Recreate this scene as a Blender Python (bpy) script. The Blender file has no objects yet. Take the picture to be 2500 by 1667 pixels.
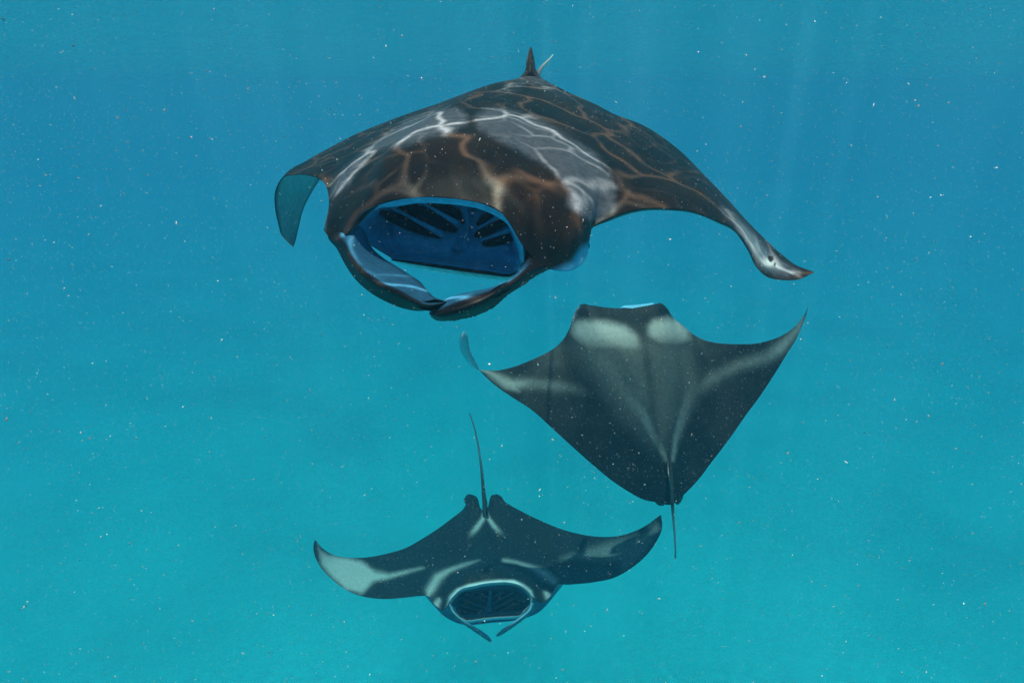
import bpy, math, random
import numpy as np
from mathutils import Matrix, Vector

rng = np.random.default_rng(7)
random.seed(7)
scene = bpy.context.scene
COL = scene.collection
R = math.radians

# ------------------------------------------------------------------ camera, world, sun, exposure
CAM_Z, PITCH = -0.80, -20.5
cam_d = bpy.data.cameras.new('camera')
cam = bpy.data.objects.new('camera', cam_d)
COL.objects.link(cam)
cam_d.lens, cam_d.sensor_width = 24.0, 36.0
cam_d.clip_start, cam_d.clip_end = 0.05, 600.0
cam.location = (0, 0, CAM_Z)
cam.rotation_euler = (R(90 + PITCH), 0, 0)
scene.camera = cam

SUN_EL, SUN_AZ = 80.0, 194.0          # nearly overhead, a little behind the camera and to the left
world = bpy.data.worlds.new('World')
scene.world = world
world.use_nodes = True
wn = world.node_tree.nodes
wl = world.node_tree.links
sky = wn.new('ShaderNodeTexSky')
sky.sky_type = 'NISHITA'
sky.sun_disc = False
sky.sun_elevation = R(SUN_EL)
sky.sun_rotation = R(SUN_AZ)
wl.new(sky.outputs[0], wn['Background'].inputs['Color'])
wn['Background'].inputs['Strength'].default_value = 0.05
sun_d = bpy.data.lights.new('sun', 'SUN')
sun_d.energy = 5.0
sun_d.angle = R(1.0)
sun_d.color = (1.0, 0.88, 0.74)
sun = bpy.data.objects.new('sun', sun_d)
COL.objects.link(sun)
sd = Vector((math.sin(R(SUN_AZ)) * math.cos(R(SUN_EL)), math.cos(R(SUN_AZ)) * math.cos(R(SUN_EL)), math.sin(R(SUN_EL))))
sun.rotation_euler = sd.to_track_quat('Z', 'Y').to_euler()
sun.location = sd * 20

scene.view_settings.view_transform = 'Standard'
scene.view_settings.look = 'None'
scene.view_settings.gamma = 1.0
scene.view_settings.use_curve_mapping = False
scene.view_settings.exposure = 1.50
scene.render.engine = 'CYCLES'
cy = scene.cycles
cy.use_denoising = True
cy.max_bounces = 10
cy.diffuse_bounces = 4
cy.volume_bounces = 3
cy.transparent_max_bounces = 12
cy.sample_clamp_indirect = 6.0
cy.caustics_reflective = False
cy.caustics_refractive = False

# ------------------------------------------------------------------ node helpers
def new_mat(name):
    m = bpy.data.materials.new(name)
    m.use_nodes = True
    m.node_tree.nodes.clear()
    return m, m.node_tree.nodes, m.node_tree.links

def node(ns, t, **kw):
    n = ns.new(t)
    for k, v in kw.items():
        setattr(n, k, v)
    return n

def math_n(ns, ls, op, a, b=None, clamp=False):
    n = ns.new('ShaderNodeMath')
    n.operation = op
    n.use_clamp = clamp
    for i, x in enumerate((a, b)):
        if x is None:
            continue
        if isinstance(x, (int, float)):
            n.inputs[i].default_value = x
        else:
            ls.new(x, n.inputs[i])
    return n.outputs[0]

def ramp(ns, ls, fac, stops):
    n = ns.new('ShaderNodeValToRGB')
    e = n.color_ramp.elements
    while len(e) < len(stops):
        e.new(0.5)
    for el, (p, c) in zip(e, stops):
        el.position = p
        el.color = (c[0], c[1], c[2], 1)
    ls.new(fac, n.inputs[0])
    return n.outputs[0]

# ------------------------------------------------------------------ water body (volume), water surface, seabed
SURF_Z, BED_Z = 0.0, -20.0
XY = 95.0

def box_mesh(name, x0, x1, y0, y1, z0, z1):
    v = [(x, y, z) for x in (x0, x1) for y in (y0, y1) for z in (z0, z1)]
    f = [(0, 1, 3, 2), (4, 6, 7, 5), (0, 4, 5, 1), (2, 3, 7, 6), (0, 2, 6, 4), (1, 5, 7, 3)]
    me = bpy.data.meshes.new(name)
    me.from_pydata(v, [], f)
    return me

hz = bpy.data.objects.new('haze', box_mesh('haze', -XY, XY, -40, 150, BED_Z - 1.3, 0.35))
COL.objects.link(hz)
hz['kind'] = 'stuff'
m, ns, ls = new_mat('sea_water_volume')
out = node(ns, 'ShaderNodeOutputMaterial')
pv = node(ns, 'ShaderNodeVolumePrincipled')
pv.inputs['Color'].default_value = (0.095, 0.15, 0.22, 1)
pv.inputs['Absorption Color'].default_value = (0.0, 0.79, 0.945, 1)
pv.inputs['Density'].default_value = 0.11
pv.inputs['Anisotropy'].default_value = 0.5
ls.new(pv.outputs[0], out.inputs['Volume'])
hz.data.materials.append(m)

# water surface: a rippled sheet; the net of bright lines is painted into its transparency
def surf_z(x, y):
    z = np.zeros_like(x)
    r2 = np.random.default_rng(3)
    for k in range(14):
        a = r2.uniform(0, 2 * np.pi); L = r2.uniform(0.7, 3.5); p = r2.uniform(0, 6.28)
        z += 0.007 * L * np.sin((x * np.cos(a) + y * np.sin(a)) * 2 * np.pi / L + p)
    return z

def grid_mesh(name, X, Y, Z):
    n, mm = X.shape
    me = bpy.data.meshes.new(name)
    co = np.stack([X, Y, Z], -1).reshape(-1, 3)
    i = np.arange(n * mm).reshape(n, mm)
    q = np.stack([i[:-1, :-1], i[1:, :-1], i[1:, 1:], i[:-1, 1:]], -1).reshape(-1, 4)
    me.from_pydata(co.tolist(), [], q.tolist())
    me.polygons.foreach_set('use_smooth', np.ones(len(me.polygons), bool))
    return me

sp = np.sign(np.linspace(-1, 1, 361)) * np.abs(np.linspace(-1, 1, 361)) ** 2.2
X, Y = np.meshgrid(sp * XY * 0.995, 55 + sp * 94, indexing='ij')
Zs = surf_z(X, Y) * np.exp(-(X ** 2 + (Y - 5) ** 2) / 45.0 ** 2)
ws = bpy.data.objects.new('water_surface', grid_mesh('water_surface', X, Y, SURF_Z + Zs * 0.6))
COL.objects.link(ws)
ws['kind'] = 'structure'
m, ns, ls = new_mat('rippled_surface_light_mask')
out = node(ns, 'ShaderNodeOutputMaterial')
geo = node(ns, 'ShaderNodeNewGeometry')
nz = node(ns, 'ShaderNodeTexNoise')
nz.inputs['Scale'].default_value = 1.6
nz.inputs['Detail'].default_value = 3.0
ls.new(geo.outputs['Position'], nz.inputs['Vector'])
sub = node(ns, 'ShaderNodeVectorMath', operation='SUBTRACT')
ls.new(nz.outputs['Color'], sub.inputs[0]); sub.inputs[1].default_value = (0.5, 0.5, 0.5)
scl = node(ns, 'ShaderNodeVectorMath', operation='SCALE')
ls.new(sub.outputs[0], scl.inputs[0]); scl.inputs['Scale'].default_value = 0.7
add = node(ns, 'ShaderNodeVectorMath', operation='ADD')
ls.new(geo.outputs['Position'], add.inputs[0]); ls.new(scl.outputs[0], add.inputs[1])

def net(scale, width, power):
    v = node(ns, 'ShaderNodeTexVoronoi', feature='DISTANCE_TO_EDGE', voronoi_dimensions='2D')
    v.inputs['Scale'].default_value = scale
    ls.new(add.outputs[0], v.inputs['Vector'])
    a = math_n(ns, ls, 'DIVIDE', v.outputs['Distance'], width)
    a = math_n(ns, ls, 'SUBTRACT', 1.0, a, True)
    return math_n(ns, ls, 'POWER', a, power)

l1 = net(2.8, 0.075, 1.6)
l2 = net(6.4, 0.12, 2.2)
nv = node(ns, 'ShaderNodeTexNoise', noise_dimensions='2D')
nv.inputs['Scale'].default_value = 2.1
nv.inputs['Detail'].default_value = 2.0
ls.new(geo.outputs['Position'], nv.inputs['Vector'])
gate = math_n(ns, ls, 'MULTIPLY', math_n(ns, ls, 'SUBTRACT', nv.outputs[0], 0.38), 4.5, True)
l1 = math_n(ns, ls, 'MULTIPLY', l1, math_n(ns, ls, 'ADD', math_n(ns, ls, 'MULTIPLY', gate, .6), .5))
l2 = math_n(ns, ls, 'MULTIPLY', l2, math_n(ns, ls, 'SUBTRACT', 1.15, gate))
def streak_mask(turn, scale, off, long_=9.0, cut=0.53):
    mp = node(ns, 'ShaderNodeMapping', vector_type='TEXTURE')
    mp.inputs['Scale'].default_value = (1.0, long_, 1.0)      # long narrow streaks painted to give light shafts
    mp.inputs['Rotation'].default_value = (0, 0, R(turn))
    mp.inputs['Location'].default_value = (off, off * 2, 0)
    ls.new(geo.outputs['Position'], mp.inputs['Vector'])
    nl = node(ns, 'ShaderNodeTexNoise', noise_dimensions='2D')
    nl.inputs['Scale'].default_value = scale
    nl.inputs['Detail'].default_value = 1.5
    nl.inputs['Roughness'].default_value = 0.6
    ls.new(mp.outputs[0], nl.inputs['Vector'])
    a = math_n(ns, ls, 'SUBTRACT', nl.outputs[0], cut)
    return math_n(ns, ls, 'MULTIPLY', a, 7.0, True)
shaft_streaks = math_n(ns, ls, 'MAXIMUM', streak_mask(-3, 3.4, 0, 16.0, .54), math_n(ns, ls, 'MAXIMUM', streak_mask(22, 2.9, 4.4, 14.0, .56), streak_mask(-24, 2.8, 8.8, 14.0, .56)))
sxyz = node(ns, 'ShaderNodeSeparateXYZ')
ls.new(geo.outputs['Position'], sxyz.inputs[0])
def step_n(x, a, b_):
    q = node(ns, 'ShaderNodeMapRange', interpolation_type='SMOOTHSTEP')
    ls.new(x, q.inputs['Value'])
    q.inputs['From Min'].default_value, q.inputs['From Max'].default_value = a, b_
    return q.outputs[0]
# added bands in the painted light: streaks for shafts ahead, even light in front
shaft_band = math_n(ns, ls, 'MULTIPLY', step_n(sxyz.outputs['Y'], 5.5, 6.2), math_n(ns, ls, 'SUBTRACT', 1.0, step_n(sxyz.outputs['Y'], 12.0, 13.8)))
even_light = math_n(ns, ls, 'MULTIPLY', math_n(ns, ls, 'SUBTRACT', 1.0, shaft_band), 0.36)
low = math_n(ns, ls, 'ADD', math_n(ns, ls, 'MULTIPLY', shaft_streaks, shaft_band), even_light)
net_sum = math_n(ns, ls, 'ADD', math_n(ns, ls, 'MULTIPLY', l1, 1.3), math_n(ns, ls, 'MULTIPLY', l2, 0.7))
even_band = math_n(ns, ls, 'MULTIPLY', step_n(sxyz.outputs['Y'], 3.5, 4.0), math_n(ns, ls, 'SUBTRACT', 1.0, step_n(sxyz.outputs['Y'], 5.5, 6.2)))  # added band: painted lines blanked here, even light put in instead
far_even = step_n(sxyz.outputs['Y'], 13.0, 16.0)  # far water: painted lines thinned, even light added for a plain seabed
net_sum = math_n(ns, ls, 'MULTIPLY', net_sum, math_n(ns, ls, 'SUBTRACT', 1.0, math_n(ns, ls, 'MULTIPLY', even_band, 0.95)))
net_sum = math_n(ns, ls, 'MULTIPLY', net_sum, math_n(ns, ls, 'SUBTRACT', 1.0, math_n(ns, ls, 'MULTIPLY', far_even, 0.75)))
lit = math_n(ns, ls, 'MULTIPLY', net_sum, math_n(ns, ls, 'ADD', math_n(ns, ls, 'MULTIPLY', low, 1.1), math_n(ns, ls, 'MULTIPLY', math_n(ns, ls, 'SUBTRACT', 1.0, shaft_band), 0.3)))
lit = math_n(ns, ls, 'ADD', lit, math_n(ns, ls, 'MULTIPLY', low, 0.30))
lit = math_n(ns, ls, 'ADD', lit, math_n(ns, ls, 'MULTIPLY', math_n(ns, ls, 'MULTIPLY', shaft_streaks, shaft_band), 1.4))
lit = math_n(ns, ls, 'ADD', lit, math_n(ns, ls, 'ADD', math_n(ns, ls, 'MULTIPLY', even_band, 0.18), math_n(ns, ls, 'MULTIPLY', far_even, 0.11)))
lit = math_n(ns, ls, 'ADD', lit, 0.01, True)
comb = node(ns, 'ShaderNodeCombineColor')
for k in range(3):
    ls.new(lit, comb.inputs[k])
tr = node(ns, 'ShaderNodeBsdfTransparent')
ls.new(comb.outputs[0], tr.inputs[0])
gl = node(ns, 'ShaderNodeBsdfGlossy')
gl.inputs['Roughness'].default_value = 0.3
gl.inputs['Color'].default_value = (0.9, 0.95, 0.97, 1)
fr = node(ns, 'ShaderNodeFresnel')
fr.inputs['IOR'].default_value = 1.333
mx = node(ns, 'ShaderNodeMixShader')
ls.new(fr.outputs[0], mx.inputs[0]); ls.new(tr.outputs[0], mx.inputs[1]); ls.new(gl.outputs[0], mx.inputs[2])
ls.new(mx.outputs[0], out.inputs['Surface'])
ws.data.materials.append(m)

# seabed
sp = np.sign(np.linspace(-1, 1, 241)) * np.abs(np.linspace(-1, 1, 241)) ** 1.8
X, Y = np.meshgrid(sp * XY * 0.995, 55 + sp * 94, indexing='ij')
Zb = 0.18 * np.sin(X * 0.31 + 1.2 * np.sin(Y * 0.23)) + 0.14 * np.sin(Y * 0.47 + X * 0.2)
bed = bpy.data.objects.new('seabed', grid_mesh('seabed', X, Y, BED_Z + Zb))
COL.objects.link(bed)
bed['kind'] = 'structure'
m, ns, ls = new_mat('pale_sand')
out = node(ns, 'ShaderNodeOutputMaterial')
b = node(ns, 'ShaderNodeBsdfPrincipled')
tc = node(ns, 'ShaderNodeNewGeometry')
n1 = node(ns, 'ShaderNodeTexNoise'); n1.inputs['Scale'].default_value = 0.14; n1.inputs['Detail'].default_value = 4
ls.new(tc.outputs['Position'], n1.inputs['Vector'])
c = ramp(ns, ls, n1.outputs[0], [(0.30, (0.40, 0.43, 0.38)), (0.50, (0.50, 0.53, 0.47)), (0.68, (0.57, 0.59, 0.53))])
ls.new(c, b.inputs['Base Color'])
b.inputs['Roughness'].default_value = 0.95
n2 = node(ns, 'ShaderNodeTexNoise'); n2.inputs['Scale'].default_value = 2.5; n2.inputs['Detail'].default_value = 6
ls.new(tc.outputs['Position'], n2.inputs['Vector'])
bp = node(ns, 'ShaderNodeBump'); bp.inputs['Strength'].default_value = 0.12; bp.inputs['Distance'].default_value = 0.1
ls.new(n2.outputs[0], bp.inputs['Height']); ls.new(bp.outputs[0], b.inputs['Normal'])
ls.new(b.outputs[0], out.inputs['Surface'])
bed.data.materials.append(m)

# ------------------------------------------------------------------ geometry tools
# shapes were measured as (column, row, distance) in the 2500 x 1667 photograph and are turned into metres here
F = 2500 * 24.0 / 36.0
cp, sn = math.cos(R(PITCH)), math.sin(R(PITCH))

DS = 1.0          # distance factor of the animal being built
def W(p):
    """(column, row, distance along the view axis) -> world metres"""
    p = np.asarray(p, float)
    d = p[..., 2] * DS
    x = (p[..., 0] - 1250) / F * d
    u = (833.5 - p[..., 1]) / F * d
    return np.stack([x, d * cp - u * sn, CAM_Z + d * sn + u * cp], -1)

def hermite(P, t, tn):
    """cubic through P (n, ...) at params t, sampled at tn"""
    P = np.asarray(P, float)
    n = len(P)
    m = np.zeros_like(P)
    for i in range(n):
        if i == 0:
            m[i] = (P[1] - P[0]) / (t[1] - t[0])
        elif i == n - 1:
            m[i] = (P[-1] - P[-2]) / (t[-1] - t[-2])
        else:
            h0, h1 = t[i] - t[i - 1], t[i + 1] - t[i]
            m[i] = (h1 * (P[i] - P[i - 1]) / h0 + h0 * (P[i + 1] - P[i]) / h1) / (h0 + h1)
    j = np.clip(np.searchsorted(t, tn, side='right') - 1, 0, n - 2)
    h = (t[j + 1] - t[j])
    s = (tn - t[j]) / h
    sh = (-1,) + (1,) * (P.ndim - 1)
    s = s.reshape(sh); h = h.reshape(sh)
    return ((2 * s ** 3 - 3 * s ** 2 + 1) * P[j] + (s ** 3 - 2 * s ** 2 + s) * h * m[j]
            + (-2 * s ** 3 + 3 * s ** 2) * P[j + 1] + (s ** 3 - s ** 2) * h * m[j + 1])

def curve(P, n):
    P = np.asarray(P, float)
    d = np.sqrt(np.linalg.norm(np.diff(P, axis=0), axis=-1)) + 1e-4
    t = np.concatenate([[0], np.cumsum(d)])
    return hermite(P, t, np.linspace(0, t[-1], n))

def station(pts, K=7):
    """columns given by 1..K measured points -> K points"""
    pts = np.asarray(pts, float)
    if len(pts) == 1:
        return np.repeat(pts, K, 0)
    if len(pts) == K:
        return pts
    t = np.linspace(0, 1, len(pts))
    tn = np.linspace(0, 1, K)
    if len(pts) == 2:
        return pts[0] + (pts[1] - pts[0]) * tn[:, None]
    return hermite(pts, t, tn)

def loft(sts, nu, nv, dense=1.0, K=7):
    """sts: list of stations of (px,py,d). returns px grid (nu,nv,3) and world grid"""
    S = np.array([station(s, K) for s in sts])
    Wd = W(S)
    d = np.linalg.norm(np.diff(Wd, axis=0), axis=-1).mean(1) ** 0.5 + 0.02
    t = np.concatenate([[0], np.cumsum(d)])
    tn = np.linspace(0, t[-1], nu)
    G = hermite(S, t, tn)                       # (nu,K,3)
    G = np.swapaxes(hermite(np.swapaxes(G, 0, 1), np.linspace(0, 1, K), np.linspace(0, 1, nv)), 0, 1)
    return G, W(G), tn / t[-1], t / t[-1]

def normals(G):
    du = np.gradient(G, axis=0); dv = np.gradient(G, axis=1)
    n = np.cross(du, dv)
    l = np.linalg.norm(n, axis=-1, keepdims=True)
    n = n / np.maximum(l, 1e-9)
    return n

def face_camera(G, N):
    """the measured face is the outer one: turn the normals to the side it was seen from"""
    s = np.sum(N * (np.array([0, 0, CAM_Z]) - G), axis=-1).sum()
    return N if s > 0 else -N

def smoothstep(a, b, x):
    t = np.clip((x - a) / (b - a), 0, 1)
    return t * t * (3 - 2 * t)

def poly_mask(px, py, poly, soft):
    poly = np.asarray(poly, float)
    x = px.ravel(); y = py.ravel()
    inside = np.zeros(x.shape, bool)
    dmin = np.full(x.shape, 1e9)
    n = len(poly)
    for i in range(n):
        x0, y0 = poly[i]; x1, y1 = poly[(i + 1) % n]
        cond = (y0 > y) != (y1 > y)
        with np.errstate(divide='ignore', invalid='ignore'):
            xi = (x1 - x0) * (y - y0) / (y1 - y0 + 1e-12) + x0
        inside ^= cond & (x < xi)
        dx, dy = x1 - x0, y1 - y0
        t = np.clip(((x - x0) * dx + (y - y0) * dy) / (dx * dx + dy * dy + 1e-9), 0, 1)
        dmin = np.minimum(dmin, np.hypot(x - x0 - t * dx, y - y0 - t * dy))
    s = np.where(inside, dmin, -dmin)
    return smoothstep(-soft, soft, s).reshape(px.shape)

def line_mask(px, py, pts, soft=1.0):
    """pts: (x, y, half width, strength)"""
    pts = np.asarray(pts, float)
    outv = np.zeros(px.shape)
    for a, b_ in zip(pts[:-1], pts[1:]):
        dx, dy = b_[0] - a[0], b_[1] - a[1]
        t = np.clip(((px - a[0]) * dx + (py - a[1]) * dy) / (dx * dx + dy * dy), 0, 1)
        d = np.hypot(px - a[0] - t * dx, py - a[1] - t * dy)
        w = a[2] + (b_[2] - a[2]) * t
        s = a[3] + (b_[3] - a[3]) * t
        outv = np.maximum(outv, s * np.exp(-(d / w) ** 2 * 1.2))
    return outv

def make_mesh(name, co, faces, mat, parent=None, attrs=None, smooth=True):
    me = bpy.data.meshes.new(name)
    me.from_pydata(np.asarray(co).tolist(), [], faces if isinstance(faces, list) else faces.tolist())
    if smooth:
        me.polygons.foreach_set('use_smooth', np.ones(len(me.polygons), bool))
    for k, v in (attrs or {}).items():
        a = me.attributes.new(k, 'FLOAT', 'POINT')
        a.data.foreach_set('value', np.asarray(v, np.float32).ravel())
    me.materials.append(mat)
    me.update()
    o = bpy.data.objects.new(name, me)
    COL.objects.link(o)
    if parent is not None:
        o.parent = parent
        o.matrix_parent_inverse = Matrix.Translation(-parent.location)
    return o

def shell(G, N, h):
    """closed skin: grid G on top, offset copy below, welded along the rim"""
    n, mm = G.shape[:2]
    top = G.reshape(-1, 3)
    bot = (G - N * h[..., None]).reshape(-1, 3)
    i = np.arange(n * mm).reshape(n, mm)
    rim = np.zeros((n, mm), bool)
    rim[0], rim[-1], rim[:, 0], rim[:, -1] = True, True, True, True
    j = i + n * mm
    j = np.where(rim, i, j)
    qt = np.stack([i[:-1, :-1], i[1:, :-1], i[1:, 1:], i[:-1, 1:]], -1).reshape(-1, 4)
    qb = np.stack([j[:-1, :-1], j[:-1, 1:], j[1:, 1:], j[1:, :-1]], -1).reshape(-1, 4)
    # compact
    co = np.concatenate([top, bot])
    used = np.zeros(len(co), bool); used[qt] = True; used[qb] = True
    remap = np.cumsum(used) - 1
    f = np.concatenate([remap[qt], remap[qb]])
    return co[used], f, used

def tube(name, pts, radii, mat, parent, seg=12, n=60, flat=1.0, attrs=None):
    P = curve(pts, n)
    r = np.interp(np.linspace(0, 1, n), np.linspace(0, 1, len(radii)), radii)
    T = np.gradient(P, axis=0); T /= np.linalg.norm(T, axis=-1, keepdims=True)
    up = np.array([0.1, 0.2, 1.0])
    A = np.cross(T, up); A /= np.linalg.norm(A, axis=-1, keepdims=True)
    B = np.cross(A, T)
    th = np.linspace(0, 2 * np.pi, seg, endpoint=False)
    G = P[:, None] + r[:, None, None] * (np.cos(th)[None, :, None] * A[:, None] + flat * np.sin(th)[None, :, None] * B[:, None])
    co = G.reshape(-1, 3)
    i = np.arange(n * seg).reshape(n, seg)
    k = np.roll(i, -1, axis=1)
    q = np.stack([i[:-1], i[1:], k[1:], k[:-1]], -1).reshape(-1, 4).tolist()
    q.append(i[0][::-1].tolist()); q.append(i[-1].tolist())
    return make_mesh(name, co, q, mat, parent, attrs)

def ball(name, c, rad, mat, parent, attrs=None, squash=(1, 1, 1)):
    nu, nv = 20, 12
    co = []
    for a in range(nv + 1):
        for b_ in range(nu):
            th, ph = math.pi * a / nv, 2 * math.pi * b_ / nu
            co.append((c[0] + rad * squash[0] * math.sin(th) * math.cos(ph), c[1] + rad * squash[1] * math.sin(th) * math.sin(ph), c[2] + rad * squash[2] * math.cos(th)))
    f = [(a * nu + b_, (a + 1) * nu + b_, (a + 1) * nu + (b_ + 1) % nu, a * nu + (b_ + 1) % nu) for a in range(nv) for b_ in range(nu)]
    return make_mesh(name, co, f, mat, parent)

# ------------------------------------------------------------------ animal materials
def skin_material(name, dark, pale, brown, belly=(0.74, 0.74, 0.78), lining=(0.21, 0.62, 0.95), wob_k=1.0, mott_k=1.0):
    """attributes: pale (marking strength), under (0 back, 1 belly; also painted light on a lip and a tail), blue (mouth lining)"""
    m, ns, ls = new_mat(name)
    out = node(ns, 'ShaderNodeOutputMaterial')
    b = node(ns, 'ShaderNodeBsdfPrincipled')
    def attr(n_):
        a = node(ns, 'ShaderNodeAttribute'); a.attribute_name = n_
        return a.outputs['Fac']
    tc = node(ns, 'ShaderNodeTexCoord')
    n1 = node(ns, 'ShaderNodeTexNoise'); n1.inputs['Scale'].default_value = 34; n1.inputs['Detail'].default_value = 9; n1.inputs['Roughness'].default_value = 0.65
    ls.new(tc.outputs['Object'], n1.inputs['Vector'])
    n2 = node(ns, 'ShaderNodeTexNoise'); n2.inputs['Scale'].default_value = 5; n2.inputs['Detail'].default_value = 4
    ls.new(tc.outputs['Object'], n2.inputs['Vector'])
    n3 = node(ns, 'ShaderNodeTexNoise'); n3.inputs['Scale'].default_value = 160; n3.inputs['Detail'].default_value = 3
    ls.new(tc.outputs['Object'], n3.inputs['Vector'])
    def mixc(f, a, c_):
        mm = node(ns, 'ShaderNodeMix', data_type='RGBA')
        if isinstance(f, (int, float)): mm.inputs[0].default_value = f
        else: ls.new(f, mm.inputs[0])
        for s, v in ((6, a), (7, c_)):
            if isinstance(v, tuple): mm.inputs[s].default_value = (*v, 1)
            else: ls.new(v, mm.inputs[s])
        return mm.outputs[2]
    base = mixc(math_n(ns, ls, 'MULTIPLY', math_n(ns, ls, 'SUBTRACT', n2.outputs[0], 0.42), 2.6, True), dark, brown)
    p = attr('pale')
    wob = math_n(ns, ls, 'MULTIPLY', math_n(ns, ls, 'SUBTRACT', n1.outputs[0], 0.5), wob_k)
    edge = math_n(ns, ls, 'MULTIPLY', p, math_n(ns, ls, 'SUBTRACT', 1.0, p))
    p2 = math_n(ns, ls, 'ADD', p, math_n(ns, ls, 'MULTIPLY', wob, math_n(ns, ls, 'MULTIPLY', edge, 4.0)), True)
    mott = math_n(ns, ls, 'ADD', 1 - .55 * mott_k, math_n(ns, ls, 'MULTIPLY', n1.outputs[0], 1.1 * mott_k))
    c_ = mixc(p2, base, pale)
    c_ = mixc(attr('under'), c_, belly)
    c_ = mixc(attr('blue'), c_, lining)
    vm = node(ns, 'ShaderNodeVectorMath', operation='SCALE')
    ls.new(c_, vm.inputs[0]); ls.new(mott, vm.inputs['Scale'])
    ls.new(vm.outputs[0], b.inputs['Base Color'])
    b.inputs['Roughness'].default_value = 0.48
    b.inputs['Specular IOR Level'].default_value = 0.2
    bp = node(ns, 'ShaderNodeBump'); bp.inputs['Strength'].default_value = 0.35; bp.inputs['Distance'].default_value = 0.004
    hgt = math_n(ns, ls, 'ADD', n1.outputs[0], math_n(ns, ls, 'MULTIPLY', n3.outputs[0], 0.5))
    ls.new(hgt, bp.inputs['Height']); ls.new(bp.outputs[0], b.inputs['Normal'])
    ls.new(b.outputs[0], out.inputs['Surface'])
    return m

SK1 = skin_material('manta_skin_near', (0.026, 0.013, 0.010), (0.27, 0.25, 0.30), (0.085, 0.033, 0.015))
SK2 = skin_material('manta_skin_middle', (0.011, 0.008, 0.008), (0.48, 0.44, 0.42), (0.034, 0.026, 0.024), wob_k=.35, mott_k=.5)
SK3 = skin_material('manta_skin_far', (0.010, 0.012, 0.014), (0.46, 0.46, 0.46), (0.018, 0.018, 0.018), wob_k=.45, mott_k=.5)
SK1F = skin_material('manta_head_fin_skin', (0.020, 0.010, 0.009), (0.21, 0.195, 0.245), (0.058, 0.023, 0.011), lining=(0.06, 0.22, 0.40))
def plain(name, col, rough=0.5):
    m, ns, ls = new_mat(name)
    out = node(ns, 'ShaderNodeOutputMaterial'); b = node(ns, 'ShaderNodeBsdfPrincipled')
    n1 = node(ns, 'ShaderNodeTexNoise'); n1.inputs['Scale'].default_value = 40; n1.inputs['Detail'].default_value = 4
    tc = node(ns, 'ShaderNodeTexCoord'); ls.new(tc.outputs['Object'], n1.inputs['Vector'])
    c_ = ramp(ns, ls, n1.outputs[0], [(0.3, tuple(x * 0.7 for x in col)), (0.7, tuple(min(1, x * 1.2) for x in col))])
    ls.new(c_, b.inputs['Base Color'])
    b.inputs['Roughness'].default_value = rough
    b.inputs['Specular IOR Level'].default_value = 0.0 if rough > .8 else 0.5
    ls.new(b.outputs[0], out.inputs['Surface'])
    return m
SLIT = plain('dark_gill_opening', (0.004, 0.006, 0.012), 0.9)  # near-black colour stands for the shade inside the gill openings
EYE = plain('dark_glossy_eye', (0.01, 0.01, 0.012), 0.12)

def manta_root(label, loc):
    o = bpy.data.objects.new('manta_ray', None)
    COL.objects.link(o)
    o.empty_display_size = 0.2
    o.location = loc
    o['label'] = label
    o['category'] = 'manta ray'
    o['group'] = 'manta rays swimming in open water'
    bpy.context.view_layer.update()
    return o

def body(sts, thick, paint, mat, root, nu, nv, under_paint=None):
    """thick: list of (station index, metres)"""
    G, Wg, un, us = loft(sts, nu, nv)
    N = normals(Wg)
    N = face_camera(Wg, N)
    v = np.linspace(0, 1, nv)
    H = np.interp(un, [us[i] for i, _ in thick], [h for _, h in thick])
    prof = 2.1 * np.sqrt(v) * (1 - v) ** 0.9
    h = H[:, None] * prof[None]
    co, f, used = shell(Wg, N, h)
    pale, blue, *white = paint(G[..., 0], G[..., 1], un, v)
    white = white[0].ravel() if white else 0
    n = G.shape[0] * G.shape[1]
    U, V = np.meshgrid(un, v, indexing='ij')
    edge = np.minimum(V, 1 - V) * 9
    und = np.clip(edge, 0, 1) ** 0.7
    if under_paint is not None:
        und = und * under_paint(U, V)
    A = {'pale': np.concatenate([pale.ravel(), pale.ravel() * 0])[used],
         'blue': np.concatenate([blue.ravel(), blue.ravel() * 0])[used],
         'under': np.concatenate([np.zeros(n) + white, und.ravel()])[used]}
    o = make_mesh('body', co, f, mat, root, A)
    return G, Wg, N
def strip(name, sts, mat, root, thick=0.012, nu=90, nv=28, carve=None, white=None, blue=None, pale=None, K=5, flip=False, rough=0.0, lift=0.0):
    """fins and lips: loft with a little thickness; blue(u,v), pale(u,v) give the colours of the face that is measured"""
    G, Wg, un, us = loft(sts, nu, nv, K=K)
    if carve is not None:
        G[..., 2] += carve(G[..., 0], G[..., 1], np.linspace(0, 1, nv)[None] + 0 * G[..., 0])
        Wg = W(G)
    N = normals(Wg)
    N = face_camera(Wg, N)
    v = np.linspace(0, 1, nv)
    U, V = np.meshgrid(un, v, indexing='ij')
    if rough:
        r_ = np.random.default_rng(5).normal(size=(nu,))
        Wg[:, 0] += N[:, 0] * (r_ * rough)[:, None]
        dirv = Wg[:, 0] - Wg[:, 1]
        Wg[:, 0] += dirv * (r_ * rough * 30)[:, None]
    Wg = Wg + N * lift
    h = thick * np.sin(np.pi * np.clip(V, 0, 1)) ** 0.5 * np.clip(np.minimum(U, 1 - U) * 12 + 0.1, 0, 1)
    co, f, used = shell(Wg, N, h)
    bl = blue(U, V, G) if blue else U * 0
    pa = pale(U, V, G) if pale else U * 0
    A = {'pale': np.concatenate([pa.ravel(), pa.ravel()])[used],
         'blue': np.concatenate([bl.ravel(), bl.ravel() * 0])[used],
         'under': (np.concatenate([white(U, V, G).ravel()] * 2)[used] if white else np.zeros(used.sum()))}
    return make_mesh(name, co, f, mat, root, A), G, Wg

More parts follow.
